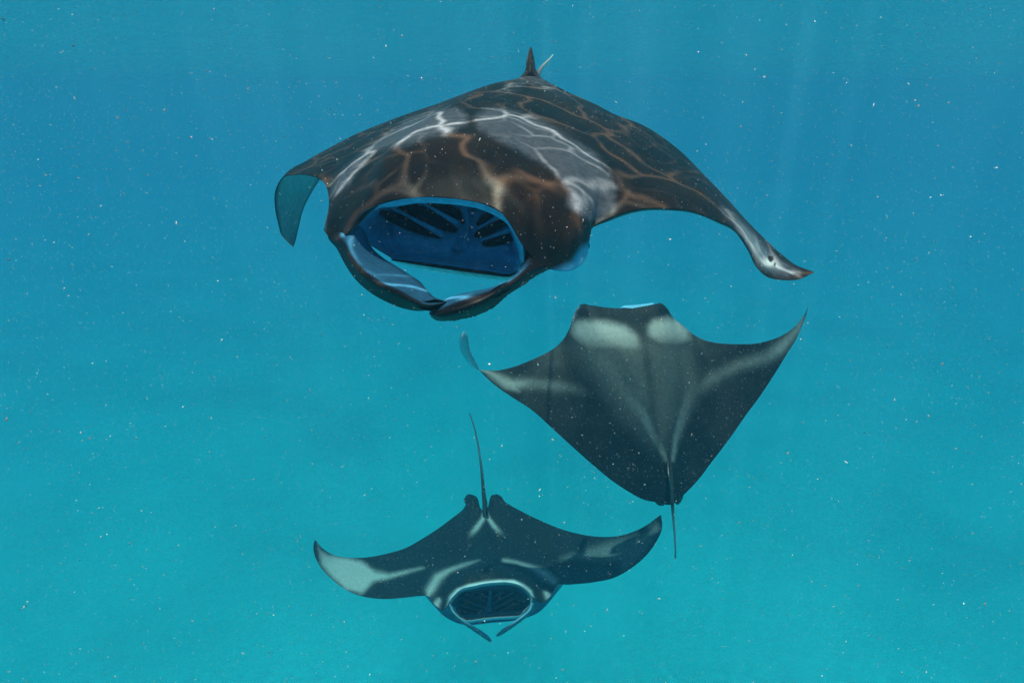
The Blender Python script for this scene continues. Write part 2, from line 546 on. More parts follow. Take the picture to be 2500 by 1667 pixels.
def gill_slit(depth_fn, a, b_, w, mat, root, sink=0.03):
    """leaf-shaped near-black patch for the shade of an opening, between two points of the mouth's back wall"""
    a = np.array(a, float); b_ = np.array(b_, float)
    n, mm = 26, 9
    t = np.linspace(0, 1, n)
    ax = b_ - a; pn = np.array([-ax[1], ax[0]]) / np.linalg.norm(ax)
    hw = w * 0.5 * np.sin(np.pi * (0.04 + 0.92 * t)) ** 0.55
    s = np.linspace(-1, 1, mm)
    px = a[0] + ax[0] * t[:, None] + pn[0] * hw[:, None] * s[None]
    py = a[1] + ax[1] * t[:, None] + pn[1] * hw[:, None] * s[None]
    rim = np.maximum(np.abs(s)[None] ** 2 + 0 * t[:, None], np.abs(2 * t - 1)[:, None] ** 6)
    d = depth_fn(px, py) - 0.012 + sink * (1 - np.clip(rim, 0, 1)) * 0.8
    g = W(np.stack([px, py, d], -1))
    i = np.arange(n * mm).reshape(n, mm)
    q = np.stack([i[:-1, :-1], i[1:, :-1], i[1:, 1:], i[:-1, 1:]], -1).reshape(-1, 4)
    return make_mesh('gill_slit', g.reshape(-1, 3), q, mat, root)
#MANTAS
# ================================================================== MANTA RAY, near the surface, mouth wide open
root = manta_root('largest manta ray, blue-lined mouth wide open and sunlight rippling over its brown back',
                  Vector(W((1130, 560, 2.75)).tolist()))
S1 = [
    [(716, 604, 3.25)],
    [(690, 578, 3.23), (705, 590, 3.27), (722, 586, 3.30)],
    [(680, 550, 3.20), (704, 556, 3.32), (730, 552, 3.42)],
    [(671, 505, 3.16), (706, 511, 3.38), (742, 508, 3.56)],
    [(672, 466, 3.12), (712, 472, 3.40), (766, 462, 3.72)],
    [(689, 434, 3.07), (707, 417, 3.22), (735, 415, 3.42), (786, 430, 3.74)],
    [(714, 427, 2.98), (735, 406, 3.14), (758, 388, 3.34), (800, 395, 3.70)],
    [(748, 426, 2.88), (775, 398, 3.05), (800, 372, 3.28), (830, 347, 3.55), (845, 344, 3.70)],
    [(790, 444, 2.74), (812, 412, 2.86), (842, 375, 3.02), (878, 342, 3.20), (915, 315, 3.42), (945, 297, 3.62), (962, 292, 3.76)],
    [(803, 497, 2.58), (826, 432, 2.68), (868, 378, 2.83), (922, 333, 3.0), (980, 295, 3.22), (1035, 266, 3.5), (1062, 256, 3.7)],
    [(794, 566, 2.43), (812, 498, 2.50), (852, 412, 2.66), (908, 355, 2.85), (978, 306, 3.06), (1060, 262, 3.4), (1115, 236, 3.7)],
    [(826, 588, 2.37), (838, 500, 2.42), (882, 408, 2.58), (942, 343, 2.78), (1017, 292, 3.02), (1100, 247, 3.38), (1160, 219, 3.68)],
    [(862, 556, 2.30), (878, 488, 2.34), (918, 398, 2.52), (977, 333, 2.72), (1047, 281, 2.98), (1130, 236, 3.35), (1205, 204, 3.67)],
    [(925, 499, 2.25), (932, 438, 2.32), (957, 368, 2.47), (1012, 311, 2.7), (1082, 266, 2.96), (1163, 223, 3.33), (1245, 196, 3.66)],
    [(1020, 482, 2.23), (1022, 420, 2.30), (1034, 350, 2.45), (1064, 291, 2.68), (1117, 250, 2.95), (1193, 211, 3.32), (1275, 189, 3.66)],
    [(1130, 488, 2.22), (1130, 418, 2.28), (1130, 345, 2.44), (1142, 287, 2.68), (1171, 245, 2.95), (1224, 207, 3.32), (1294, 184, 3.66)],
    [(1222, 518, 2.20), (1228, 440, 2.25), (1228, 355, 2.43), (1228, 294, 2.67), (1236, 248, 2.95), (1262, 210, 3.3), (1306, 187, 3.65)],
    [(1281, 606, 2.20), (1292, 500, 2.22), (1297, 400, 2.40), (1296, 320, 2.65), (1300, 262, 2.95), (1312, 222, 3.28), (1325, 194, 3.62)],
    [(1330, 652, 2.24), (1347, 540, 2.23), (1352, 420, 2.40), (1347, 332, 2.65), (1345, 272, 2.95), (1349, 232, 3.28), (1355, 209, 3.6)],
    [(1392, 661, 2.30), (1407, 550, 2.28), (1402, 430, 2.43), (1392, 345, 2.67), (1384, 288, 2.95), (1386, 247, 3.25), (1388, 226, 3.58)],
    [(1431, 630, 2.38), (1442, 535, 2.38), (1441, 437, 2.49), (1432, 362, 2.70), (1422, 304, 2.95), (1420, 262, 3.25), (1420, 240, 3.56)],
    [(1443, 562, 2.46), (1460, 506, 2.47), (1474, 430, 2.56), (1470, 370, 2.74), (1461, 318, 2.97), (1456, 276, 3.25), (1452, 254, 3.54)],
    [(1496, 528, 2.46), (1508, 486, 2.51), (1518, 430, 2.62), (1519, 380, 2.78), (1514, 335, 3.0), (1507, 300, 3.24), (1502, 280, 3.5)],
    [(1563, 509, 2.46), (1570, 474, 2.53), (1577, 433, 2.66), (1579, 395, 2.82), (1578, 358, 3.0), (1575, 328, 3.22), (1572, 307, 3.45)],
    [(1640, 509, 2.47), (1650, 480, 2.56), (1658, 452, 2.69), (1661, 425, 2.84), (1660, 400, 3.0), (1657, 381, 3.18), (1654, 363, 3.36)],
    [(1697, 517, 2.49), (1707, 492, 2.58), (1714, 467, 2.70), (1718, 447, 2.86), (1718, 431, 3.05), (1715, 423, 3.28)],
    [(1755, 540, 2.52), (1764, 520, 2.62), (1771, 503, 2.76), (1776, 489, 3.00), (1776, 486, 3.2)],
    [(1797, 563, 2.55), (1807, 548, 2.66), (1813, 533, 2.84), (1815, 530, 3.10)],
    [(1827, 609, 2.59), (1841, 590, 2.70), (1850, 571, 2.85), (1852, 568, 3.04)],
    [(1847, 651, 2.63), (1868, 630, 2.75), (1886, 608, 2.88), (1891, 606, 3.0)],
    [(1872, 675, 2.66), (1894, 652, 2.77), (1912, 629, 2.88), (1916, 627, 2.96)],
    [(1908, 683, 2.70), (1925, 665, 2.78), (1941, 646, 2.88)],
    [(1950, 682, 2.75), (1958, 668, 2.80), (1965, 656, 2.86)],
    [(1988, 664, 2.82)],
]
L_SH = [(1141, 289), (1128, 270), (1100, 265), (1071, 270), (1035, 280), (1001, 292), (960, 318), (928, 340), (878, 380), (839, 415), (810, 455), (806, 484), (826, 472), (850, 449), (878, 410), (909, 375), (950, 356), (1001, 352), (1040, 338), (1085, 328), (1138, 302)]
R_SH = [(1160, 292), (1172, 276), (1190, 268), (1225, 268), (1265, 276), (1310, 292), (1351, 312), (1386, 336), (1425, 358), (1455, 378), (1483, 415), (1502, 463), (1496, 513), (1455, 540), (1436, 535), (1410, 515), (1385, 500), (1395, 468), (1372, 440), (1345, 414), (1310, 392), (1285, 378), (1257, 362), (1235, 352), (1194, 330), (1165, 310)]
TIP1 = [(1762, 506), (1790, 524), (1818, 558), (1850, 592), (1885, 622), (1922, 648), (1950, 664), (1925, 672), (1890, 668), (1862, 652), (1842, 622), (1822, 590), (1795, 550)]
HEART = [(1874, 626), (1881, 624), (1888, 626), (1889, 634), (1882, 641), (1876, 636)]
HEART2 = [(1890, 640), (1895, 642), (1893, 652), (1888, 648)]

def paint1(px, py, un, v):
    p = np.zeros(px.shape)
    p = np.maximum(p, poly_mask(px, py, L_SH, 12) * 0.80)
    p = np.maximum(p, poly_mask(px, py, R_SH, 13) * 0.85)
    p = np.maximum(p, poly_mask(px, py, TIP1, 12) * 0.95)
    p = np.maximum(p, line_mask(px, py, [(1762, 506, 8, .1), (1812, 552, 10, .8), (1850, 600, 14, 1), (1900, 648, 14, .8), (1950, 668, 8, .4)]))
    p = np.maximum(p, line_mask(px, py, [(1295, 186, 16, .45), (1250, 212, 14, .25), (1200, 238, 12, .0)]))
    p = np.maximum(p, line_mask(px, py, [(1295, 186, 16, .45), (1340, 214, 14, .25), (1400, 250, 12, .0)]))
    p *= 1 - poly_mask(px, py, HEART, 1.5) * .97
    p *= 1 - poly_mask(px, py, HEART2, 1.5) * .9
    # pale outside of the eye bulges
    p = np.maximum(p, line_mask(px, py, [(790, 575, 6, .9), (792, 540, 5, .7), (800, 510, 3, .3)]))
    p *= 1 - line_mask(px, py, [(803, 494, 5, .9), (822, 480, 4, .6), (840, 470, 3, .2)])
    b = poly_mask(px, py, [(1395, 640), (1420, 605), (1445, 590), (1450, 640), (1430, 680), (1340, 690), (1345, 662)], 11)
    w = line_mask(px, py, [(1785, 524, 5, .1), (1812, 555, 8, .5), (1846, 598, 11, .75), (1872, 640, 16, .6), (1900, 655, 10, .2)])
    w *= 1 - np.maximum(poly_mask(px, py, HEART, 1.5), poly_mask(px, py, HEART2, 1.5))
    return p * (1 - b), b, w

G1, W1, N1 = body(S1, [(0, .004), (3, .012), (6, .02), (9, .07), (12, .05), (15, .05), (18, .05), (21, .10), (24, .05), (28, .02), (33, .004)], paint1, SK1, root, 640, 190, under_paint=lambda U, V: .5 + .5 * smoothstep(.10, .22, U))  # shaded underside of the left tip painted darker, nearer the water

# mouth: upper lip, roof, back wall, floor and lower jaw as one lining
def wall_depth(px, py):
    t = np.clip((np.asarray(py, float) - 470) / 150, 0, 1)
    return 2.70 - 0.12 * t + 0.00020 * np.abs(np.asarray(px, float) - 1120) * -1.0
def lin(x, yt, dt, yj, dj, s=1.0):
    yw0 = 470 + (x - 900) * 0.03
    return [(x, yt, dt), (x, yt + 14, dt + .03), (x, yt + 10, dt + .12), (x, yw0, wall_depth(x, 470) - .05),
            (x, 505, wall_depth(x, 505)), (x, 545, wall_depth(x, 545)), (x, 585, wall_depth(x, 585)), (x, (600 + yj) / 2 - 4, dj + .12),
            (x, yj - 12, dj + .05), (x, yj - 2, dj + .005)]
LST = [
    [(858, 566, 2.31), (862, 562, 2.33), (868, 560, 2.36), (876, 560, 2.40), (884, 562, 2.44), (890, 568, 2.46), (893, 576, 2.46), (894, 584, 2.45), (895, 590, 2.44), (896, 594, 2.43)],
    [(874, 533, 2.285), (884, 530, 2.33), (893, 532, 2.42), (902, 535, 2.5), (910, 545, 2.55), (914, 560, 2.56), (916, 575, 2.55), (918, 590, 2.51), (920, 602, 2.46), (922, 610, 2.43)],
    [(900, 510, 2.26), (912, 510, 2.30), (920, 512, 2.40), (925, 516, 2.52), (932, 530, 2.62), (940, 550, 2.63), (945, 575, 2.60), (948, 600, 2.56), (952, 620, 2.52), (955, 630, 2.48)],
    lin(965, 490, 2.245, 640, 2.47), lin(1020, 482, 2.23, 646, 2.46), lin(1075, 483, 2.225, 654, 2.45), lin(1130, 488, 2.22, 661, 2.44),
    lin(1180, 499, 2.21, 668, 2.43),
    lin(1222, 519, 2.20, 673, 2.41),
    [(1252, 548, 2.20), (1247, 556, 2.24), (1245, 558, 2.36), (1245, 562, 2.46), (1246, 572, 2.58), (1248, 590, 2.58), (1249, 610, 2.55), (1250, 635, 2.49), (1250, 658, 2.44), (1250, 669, 2.39)],
    [(1274, 590, 2.20), (1268, 594, 2.23), (1264, 598, 2.30), (1262, 602, 2.40), (1262, 610, 2.46), (1262, 620, 2.47), (1262, 632, 2.45), (1262, 645, 2.41), (1263, 655, 2.36), (1264, 662, 2.33)],
    [(1280, 640, 2.22), (1278, 640, 2.23), (1276, 641, 2.25), (1274, 642, 2.28), (1273, 644, 2.30), (1272, 646, 2.31), (1271, 648, 2.31), (1270, 650, 2.30), (1270, 653, 2.29), (1270, 656, 2.28)],
]
def blue_l(U, V, G):
    px, py = G[..., 0], G[..., 1]
    b = 1.0 - 0.22 * smoothstep(0.05, 0.35, V) * (1 - smoothstep(0.60, 0.75, V))
    b *= 1 - 0.9 * smoothstep(0.955, 0.985, V)
    return b
SLITS1 = [((927, 518), (1078, 577), 30), ((971, 494), (1115, 563), 36), ((1040, 487), (1135, 541), 38),
          ((1166, 551), (1206, 517), 24), ((1160, 577), (1240, 536), 25), ((1178, 595), (1270, 572), 26), ((1146, 506), (1186, 500), 14)]
def slit_mask(px, py, a, b_, w, soft=2.0, grow=0.0):
    ax, ay = b_[0] - a[0], b_[1] - a[1]
    L = math.hypot(ax, ay)
    t = ((px - a[0]) * ax + (py - a[1]) * ay) / L ** 2
    s_ = np.abs(-(px - a[0]) * ay + (py - a[1]) * ax) / L
    hw = (w * 0.5 + grow) * np.sin(np.pi * np.clip(0.04 + 0.92 * t, 0.001, .999)) ** 0.55
    return smoothstep(-soft, soft, hw - s_) * ((t > 0) & (t < 1))
def carve1(px, py, V):
    c_ = np.zeros(px.shape)
    for a, b_, w in SLITS1:
        c_ = np.maximum(c_, slit_mask(px, py, a, b_, w, 1.6, -1.5))
    return c_ * 0.09 * ((V > .27) & (V < .8))
lin_o, _, _ = strip('mouth_lining', LST, SK1, root, thick=0.004, nu=220, nv=180, K=10, blue=lambda U, V, G: blue_l(U, V, G) * (1 - .3 * smoothstep(.76, .84, V)), white=lambda U, V, G: .5 * smoothstep(.76, .86, V) * (1 - smoothstep(.93, .96, V)), carve=carve1)
for a, b_, w in SLITS1:
    gill_slit(wall_depth, a, b_, w, SLIT, root, 0.05)
# central septum with its soft fold
strip('gill_septum', [[(1120, 505, 2.67), (1137, 500, 2.64), (1156, 507, 2.67)], [(1128, 545, 2.65), (1143, 545, 2.615), (1160, 548, 2.65)],
                      [(1108, 585, 2.62), (1135, 588, 2.57), (1163, 590, 2.62)], [(1092, 606, 2.60), (1115, 614, 2.56), (1150, 606, 2.60)]],
      SK1, root, thick=.01, nu=30, nv=16, K=5, blue=lambda U, V, G: U * 0 + .8)
for a, b_ in [((944, 500), (1082, 574)), ((1020, 488), (1122, 549)), ((1165, 559), (1232, 521)), ((1174, 587), (1262, 556))]:
    q = [(a[0] + (b_[0] - a[0]) * t, a[1] + (b_[1] - a[1]) * t) for t in (0, .33, .66, 1)]
    pa = W(np.array([(x, y, wall_depth(x, y) - .022) for x, y in q], float))
    tube('gill_bar', pa, [.005, .006, .009, .014], SK1, root, seg=8, n=16, attrs={'pale': np.full(128, .5), 'blue': np.full(128, .85), 'under': np.full(128, .3)})
# lower jaw: dark lip line and white chin
JX = [(955, 634, 2.47), (1010, 641, 2.465), (1075, 650, 2.455), (1140, 659, 2.445), (1200, 667, 2.43), (1240, 672, 2.41), (1268, 660, 2.34)]
jaw = []
for i, (x, y, d) in enumerate(JX):
    k = [0.35, .8, 1, 1.05, 1, .8, .2][i]
    jaw.append([(x, y - 8 * k, d + .02), (x, y - 3 * k, d - .012), (x + 1, y + 3 * k, d - .022), (x + 2, y + 8 * k, d - .018), (x + 3, y + 14 * k, d), (x + 3, y + 15 * k, d + .07)])
strip('lower_jaw', jaw, SK1, root, thick=0.01, nu=120, nv=40, K=6,
      white=lambda U, V, G: smoothstep(0.46, 0.54, V) * 0.9, blue=lambda U, V, G: 1 - smoothstep(0.10, 0.22, V))
# throat and belly behind the jaw
E = W(np.array([(840, 470, 3.0), (960, 400, 3.3), (1060, 330, 3.5), (1160, 270, 3.6), (1260, 260, 3.6), (1360, 300, 3.45), (1440, 430, 3.1)], float))
Fj = W(np.array([(868, 560, 2.52), (915, 600, 2.55), (1000, 644, 2.53), (1110, 668, 2.49), (1200, 680, 2.47), (1262, 668, 2.40), (1330, 640, 2.34)], float))
nU, nV = 60, 30
Ec, Fc = curve(E, nU), curve(Fj, nU)
vv = np.linspace(0, 1, nV)[None, :, None]
Th = Fc[:, None] * (1 - vv) + Ec[:, None] * vv
bul = np.sin(np.pi * vv ** 0.8)[..., 0] * np.sin(np.pi * np.linspace(0, 1, nU))[:, None] ** .7
Th[..., 2] -= 0.10 * bul
co, f, used = shell(Th, -normals(Th), np.full((nU, nV), .01))
make_mesh('throat', co, f, SK1, root, {'pale': np.zeros(len(co)), 'blue': np.zeros(len(co)), 'under': np.ones(len(co))})

# cephalic fins: (outer edge, crease, inner face, inner edge)
def fin_cols(b0, b1):
    return lambda U, V, G: 1.0 * smoothstep(b0, b1, V) * (1 - 0.55 * smoothstep(.86, 1, V)) * (1 - 0.8 * smoothstep(.80, 1.0, U))
strip('cephalic_fin', [
    [(806, 556, 2.50), (820, 545, 2.48), (838, 528, 2.46), (860, 522, 2.42), (874, 536, 2.42)],
    [(802, 583, 2.42), (818, 578, 2.375), (842, 568, 2.35), (868, 556, 2.33), (892, 570, 2.42)],
    [(822, 607, 2.38), (836, 602, 2.32), (856, 596, 2.29), (882, 596, 2.33), (908, 604, 2.42)],
    [(842, 645, 2.31), (856, 635, 2.24), (874, 630, 2.23), (904, 628, 2.30), (936, 630, 2.39)],
    [(871, 686, 2.24), (886, 670, 2.16), (906, 662, 2.18), (938, 652, 2.26), (968, 650, 2.34)],
    [(909, 718, 2.18), (926, 696, 2.10), (944, 688, 2.13), (970, 674, 2.21), (996, 668, 2.29)],
    [(950, 740, 2.13), (968, 716, 2.06), (986, 706, 2.09), (1008, 696, 2.15), (1026, 688, 2.22)],
    [(992, 755, 2.10), (1006, 736, 2.03), (1020, 726, 2.05), (1034, 718, 2.10), (1044, 710, 2.15)],
    [(1032, 759, 2.08), (1040, 748, 2.02), (1048, 740, 2.03), (1056, 733, 2.06), (1062, 726, 2.10)],
    [(1062, 751, 2.07), (1067, 745, 2.03), (1071, 741, 2.03), (1075, 737, 2.05), (1078, 732, 2.08)],
    [(1091, 737, 2.06)]], SK1F, root, thick=0.022, nu=150, nv=40, blue=fin_cols(.34, .46))
strip('cephalic_fin', [
    [(1415, 610, 2.42), (1380, 590, 2.36), (1345, 575, 2.32), (1305, 560, 2.30), (1284, 570, 2.30)],
    [(1395, 650, 2.38), (1368, 638, 2.31), (1335, 618, 2.27), (1302, 604, 2.25), (1283, 612, 2.26)],
    [(1352, 655, 2.34), (1335, 652, 2.255), (1310, 644, 2.215), (1290, 636, 2.20), (1276, 642, 2.24)],
    [(1311, 673, 2.28), (1300, 668, 2.19), (1286, 664, 2.15), (1272, 660, 2.15), (1262, 664, 2.21)],
    [(1276, 697, 2.23), (1268, 692, 2.12), (1258, 686, 2.08), (1247, 681, 2.10), (1240, 684, 2.18)],
    [(1241, 720, 2.18), (1232, 714, 2.07), (1222, 706, 2.03), (1212, 700, 2.08), (1204, 700, 2.17)],
    [(1204, 752, 2.13), (1192, 740, 2.03), (1180, 726, 2.01), (1170, 714, 2.07), (1160, 710, 2.17)],
    [(1164, 770, 2.10), (1150, 757, 2.01), (1136, 742, 2.00), (1128, 726, 2.06), (1120, 719, 2.16)],
    [(1120, 781, 2.09), (1108, 770, 2.01), (1098, 756, 2.00), (1092, 740, 2.05), (1088, 729, 2.14)],
    [(1082, 784, 2.09), (1074, 776, 2.03), (1069, 766, 2.02), (1067, 754, 2.05), (1068, 745, 2.12)],
    [(1058, 778, 2.09), (1056, 773, 2.06), (1054, 767, 2.05), (1054, 761, 2.06), (1056, 756, 2.09)],
    [(1047, 763, 2.09)]], SK1F, root, thick=0.022, nu=150, nv=40,
      blue=lambda U, V, G: 1.0 * smoothstep(.60, .74, V) * smoothstep(.18, .3, U) * (1 - .85 * smoothstep(.78, .95, U)), rough=0.0011, flip=True)
# dorsal fin, tail, eyes
strip('dorsal_fin', [
    [(1262, 196, 3.66), (1290, 192, 3.64), (1330, 197, 3.68)],
    [(1276, 182, 3.66), (1294, 178, 3.62), (1318, 186, 3.68)],
    [(1283, 168, 3.67), (1295, 164, 3.63), (1309, 172, 3.69)],
    [(1285, 148, 3.69), (1295, 146, 3.66), (1305, 150, 3.71)],
    [(1290, 128, 3.72), (1296, 127, 3.70), (1301, 129, 3.73)],
    [(1297, 113, 3.76)]], SK1, root, thick=0.02, nu=60, nv=20, pale=lambda U, V, G: .35 * smoothstep(.3, .0, U) + .5 * smoothstep(.2, .05, V) * smoothstep(.2, .5, U))
tl = W(np.array([(1310, 196, 3.7), (1316, 176, 3.85), (1326, 161, 4.1), (1340, 147, 4.4), (1350, 135, 4.7)], float))
tube('tail', tl, [.016, .010, .007, .004], SK1, root, attrs={'pale': np.tile(np.linspace(.1, 1.0, 60)[:, None], (1, 12)), 'blue': np.zeros(720), 'under': np.tile(np.linspace(0, 1.0, 60)[:, None], (1, 12))})  # light on the tail painted in as white, stronger towards the tip
def sq(o, N_=None):
    return o
for (x, y, d) in [(801, 560, 2.47), (1430, 600, 2.43)]:
    ball('eye', W((x, y, d)), .015, EYE, root)

# ================================================================== MANTA RAY in the middle, seen from above, climbing away
DS = 1.15
root = manta_root('dark manta ray seen from behind with two white shoulder patches, tail hanging down',
                  Vector(W((1560, 960, 4.6)).tolist()))
S2 = [
    [(1134, 807, 4.20)],
    [(1124, 820, 4.24), (1133, 822, 4.22), (1142, 824, 4.24)],
    [(1123, 846, 4.30), (1134, 847, 4.27), (1145, 848, 4.30)],
    [(1133, 872, 4.38), (1143, 871, 4.36), (1153, 869, 4.38)],
    [(1150, 892, 4.46), (1157, 890, 4.44), (1163, 887, 4.46)],
    [(1169, 902, 4.55), (1170, 903, 4.53), (1174, 907, 4.55)],
    [(1190, 904, 4.60), (1192, 912, 4.58), (1190, 924, 4.58)],
    [(1214, 904, 4.63), (1214, 920, 4.61), (1212, 943, 4.60)],
    [(1252, 896, 4.66), (1250, 925, 4.63), (1248, 968, 4.60)],
    [(1301, 877, 4.70), (1300, 940, 4.64), (1300, 1002, 4.59)],
    [(1350, 852, 4.73), (1352, 905, 4.66), (1353, 980, 4.60), (1350, 1047, 4.56)],
    [(1377, 826, 4.75), (1388, 900, 4.64), (1396, 995, 4.57), (1398, 1091, 4.54)],
    [(1392, 797, 4.76), (1415, 890, 4.60), (1432, 1010, 4.53), (1440, 1128, 4.52)],
    [(1399, 772, 4.76), (1440, 870, 4.55), (1475, 1020, 4.48), (1490, 1170, 4.50)],
    [(1410, 752, 4.74), (1468, 860, 4.50), (1520, 1040, 4.44), (1535, 1200, 4.49)],
    [(1432, 745, 4.71), (1490, 858, 4.47), (1556, 1040, 4.42), (1571, 1219, 4.48)],
    [(1484, 751, 4.69), (1525, 860, 4.44), (1585, 1045, 4.40), (1606, 1226, 4.46)],
    [(1535, 753, 4.68), (1565, 860, 4.43), (1612, 1050, 4.38), (1631, 1232, 4.44)],
    [(1575, 747, 4.69), (1600, 860, 4.44), (1636, 1050, 4.40), (1650, 1227, 4.46)],
    [(1608, 742, 4.71), (1625, 858, 4.47), (1655, 1040, 4.44), (1668, 1209, 4.49)],
    [(1628, 752, 4.74), (1646, 858, 4.52), (1672, 1020, 4.48), (1689, 1188, 4.51)],
    [(1644, 776, 4.76), (1664, 862, 4.57), (1690, 1000, 4.52), (1712, 1162, 4.53)],
    [(1664, 792, 4.77), (1684, 872, 4.62), (1708, 985, 4.56), (1734, 1132, 4.55)],
    [(1686, 811, 4.76), (1706, 885, 4.66), (1732, 975, 4.60), (1762, 1096, 4.56)],
    [(1712, 827, 4.74), (1734, 895, 4.67), (1762, 970, 4.62), (1790, 1058, 4.57)],
    [(1750, 837, 4.70), (1772, 895, 4.64), (1800, 955, 4.60), (1822, 1012, 4.57)],
    [(1800, 840, 4.64), (1816, 880, 4.60), (1836, 920, 4.57), (1854, 969, 4.54)],
    [(1848, 838, 4.57), (1862, 864, 4.54), (1876, 890, 4.52), (1888, 918, 4.50)],
    [(1896, 825, 4.49), (1904, 842, 4.47), (1912, 858, 4.45), (1918, 869, 4.44)],
    [(1930, 806, 4.42), (1935, 816, 4.40), (1940, 825, 4.39), (1943, 829, 4.38)],
    [(1952, 785, 4.36), (1955, 792, 4.35), (1958, 796, 4.34)],
    [(1966, 764, 4.31), (1967, 767, 4.31), (1968, 770, 4.31)],
    [(1974, 744, 4.27)],
]
A2 = [(1400, 790), (1412, 783), (1480, 785), (1525, 797), (1554, 818), (1568, 842), (1564, 856), (1505, 853), (1440, 855), (1412, 835), (1398, 812)]
B2 = [(1594, 783), (1628, 777), (1655, 781), (1680, 805), (1686, 832), (1660, 842), (1612, 842), (1584, 820), (1582, 798)]
def paint2(px, py, un, v):
    p = poly_mask(px, py, A2, 14) * (.92 - .66 * smoothstep(800, 862, py))
    p = np.maximum(p, poly_mask(px, py, B2, 14) * (.92 - .66 * smoothstep(795, 850, py)))
    p = np.maximum(p, .18 * poly_mask(px, py, [(1420, 800), (1400, 850), (1480, 960), (1560, 1050), (1620, 1110), (1660, 1000), (1690, 840)], 40))
    p = np.maximum(p, line_mask(px, py, [(1628, 1122, 7, .55), (1606, 1080, 11, .42), (1570, 1010, 20, .34), (1520, 950, 32, .22), (1475, 880, 40, .25)]))
    p = np.maximum(p, line_mask(px, py, [(1642, 1122, 6, .55), (1650, 1070, 9, .42), (1668, 1010, 16, .30), (1688, 940, 26, .20), (1668, 870, 32, .18)]))
    p = np.maximum(p, line_mask(px, py, [(1174, 903, 5, .5), (1200, 915, 10, .8), (1250, 938, 14, .8), (1300, 935, 15, .30), (1360, 942, 15, .26), (1430, 955, 14, .06)]))
    p = np.maximum(p, poly_mask(px, py, [(1170, 902), (1215, 912), (1258, 930), (1268, 955), (1235, 948), (1200, 925)], 10) * .8)
    p = np.maximum(p, line_mask(px, py, [(1972, 752, 3, .8), (1945, 808, 10, .75), (1905, 850, 17, .70), (1875, 872, 17, .42), (1800, 893, 16, .30), (1735, 925, 18, .22), (1680, 970, 20, .10)]))
    p *= 1 - poly_mask(px, py, [(1548, 780), (1585, 780), (1576, 812), (1584, 842), (1612, 1090), (1605, 1100), (1566, 846)], 14) * .65
    p = np.maximum(p, line_mask(px, py, [(1398, 775, 6, 1), (1400, 758, 6, 1.), (1412, 748, 4, .7)]))
    return p, p * 0
G2, W2, N2 = body(S2, [(0, .003), (5, .006), (8, .03), (12, .14), (17, .22), (22, .14), (26, .03), (32, .003)], paint2, SK2, root, 420, 140)
# upper jaw seen edge-on: pale blue rim of the open mouth
strip('mouth_lining', [[(1512, 754, 4.72), (1513, 753, 4.74), (1514, 752, 4.76)], [(1520, 751, 4.70), (1521, 747, 4.74), (1524, 747, 4.80)], [(1548, 753, 4.69), (1548, 745, 4.74), (1550, 745, 4.82)],
                       [(1572, 750, 4.69), (1574, 742, 4.74), (1576, 742, 4.82)], [(1588, 747, 4.70), (1592, 740, 4.74), (1594, 740, 4.80)], [(1596, 745, 4.72), (1597, 743, 4.74), (1598, 742, 4.76)]],
      SK2, root, thick=.02, nu=40, nv=14, blue=lambda U, V, G: U * 0 + .9, pale=lambda U, V, G: U * 0 + .6)
for sgn, pts in ((1, [[(1412, 762, 4.76), (1424, 757, 4.73), (1440, 758, 4.76)], [(1414, 748, 4.79), (1426, 744, 4.76), (1440, 748, 4.79)], [(1420, 744, 4.90), (1430, 743, 4.88), (1440, 746, 4.90)], [(1440, 752, 5.02), (1446, 750, 5.0), (1452, 754, 5.02)]]),
                 (-1, [[(1600, 758, 4.76), (1612, 752, 4.73), (1626, 760, 4.76)], [(1598, 747, 4.79), (1612, 741, 4.76), (1626, 750, 4.79)], [(1598, 746, 4.90), (1608, 742, 4.88), (1620, 748, 4.90)], [(1586, 754, 5.02), (1592, 752, 5.0), (1598, 756, 5.02)]])):
    strip('cephalic_fin', pts, SK2, root, thick=.02, nu=30, nv=16)
tl = W(np.array([(1633, 1105, 4.375), (1636, 1150, 4.385), (1639, 1195, 4.40), (1642, 1236, 4.43), (1646, 1290, 4.5), (1649, 1340, 4.56), (1649, 1362, 4.6)], float))
tube('tail', tl, [.012, .016, .015, .012, .009, .007, .006], SK2, root,
     attrs={'pale': np.tile((.10 + .8 * smoothstep(.45, .6, np.linspace(0, 1, 60)))[:, None], (1, 12)), 'blue': np.zeros(720), 'under': np.zeros(720)})
strip('dorsal_fin', [[(1632, 1112, 4.40), (1633, 1150, 4.41), (1637, 1200, 4.42)], [(1631, 1118, 4.34), (1633, 1152, 4.32), (1638, 1196, 4.35)], [(1631, 1140, 4.30), (1634, 1162, 4.26), (1640, 1190, 4.30)]],
      SK2, root, thick=.008, nu=16, nv=16, pale=lambda U, V, G: .5 * U)
for pts in ([[(1590, 1200, 4.50), (1606, 1204, 4.47), (1618, 1204, 4.46)], [(1598, 1218, 4.51), (1608, 1220, 4.49), (1622, 1222, 4.47)], [(1606, 1228, 4.53), (1613, 1231, 4.52), (1622, 1230, 4.50)]],
            [[(1648, 1200, 4.46), (1658, 1200, 4.47), (1668, 1198, 4.50)], [(1646, 1218, 4.47), (1656, 1218, 4.49), (1664, 1212, 4.51)], [(1648, 1230, 4.50), (1654, 1228, 4.52), (1660, 1222, 4.53)]]):
    strip('pelvic_fin', pts, SK2, root, thick=.012, nu=16, nv=14, lift=.012)
for (x, y, d) in [(1412, 768, 4.82), (1630, 770, 4.82)]:
    ball('eye', W((x, y, d)), .022, EYE, root)

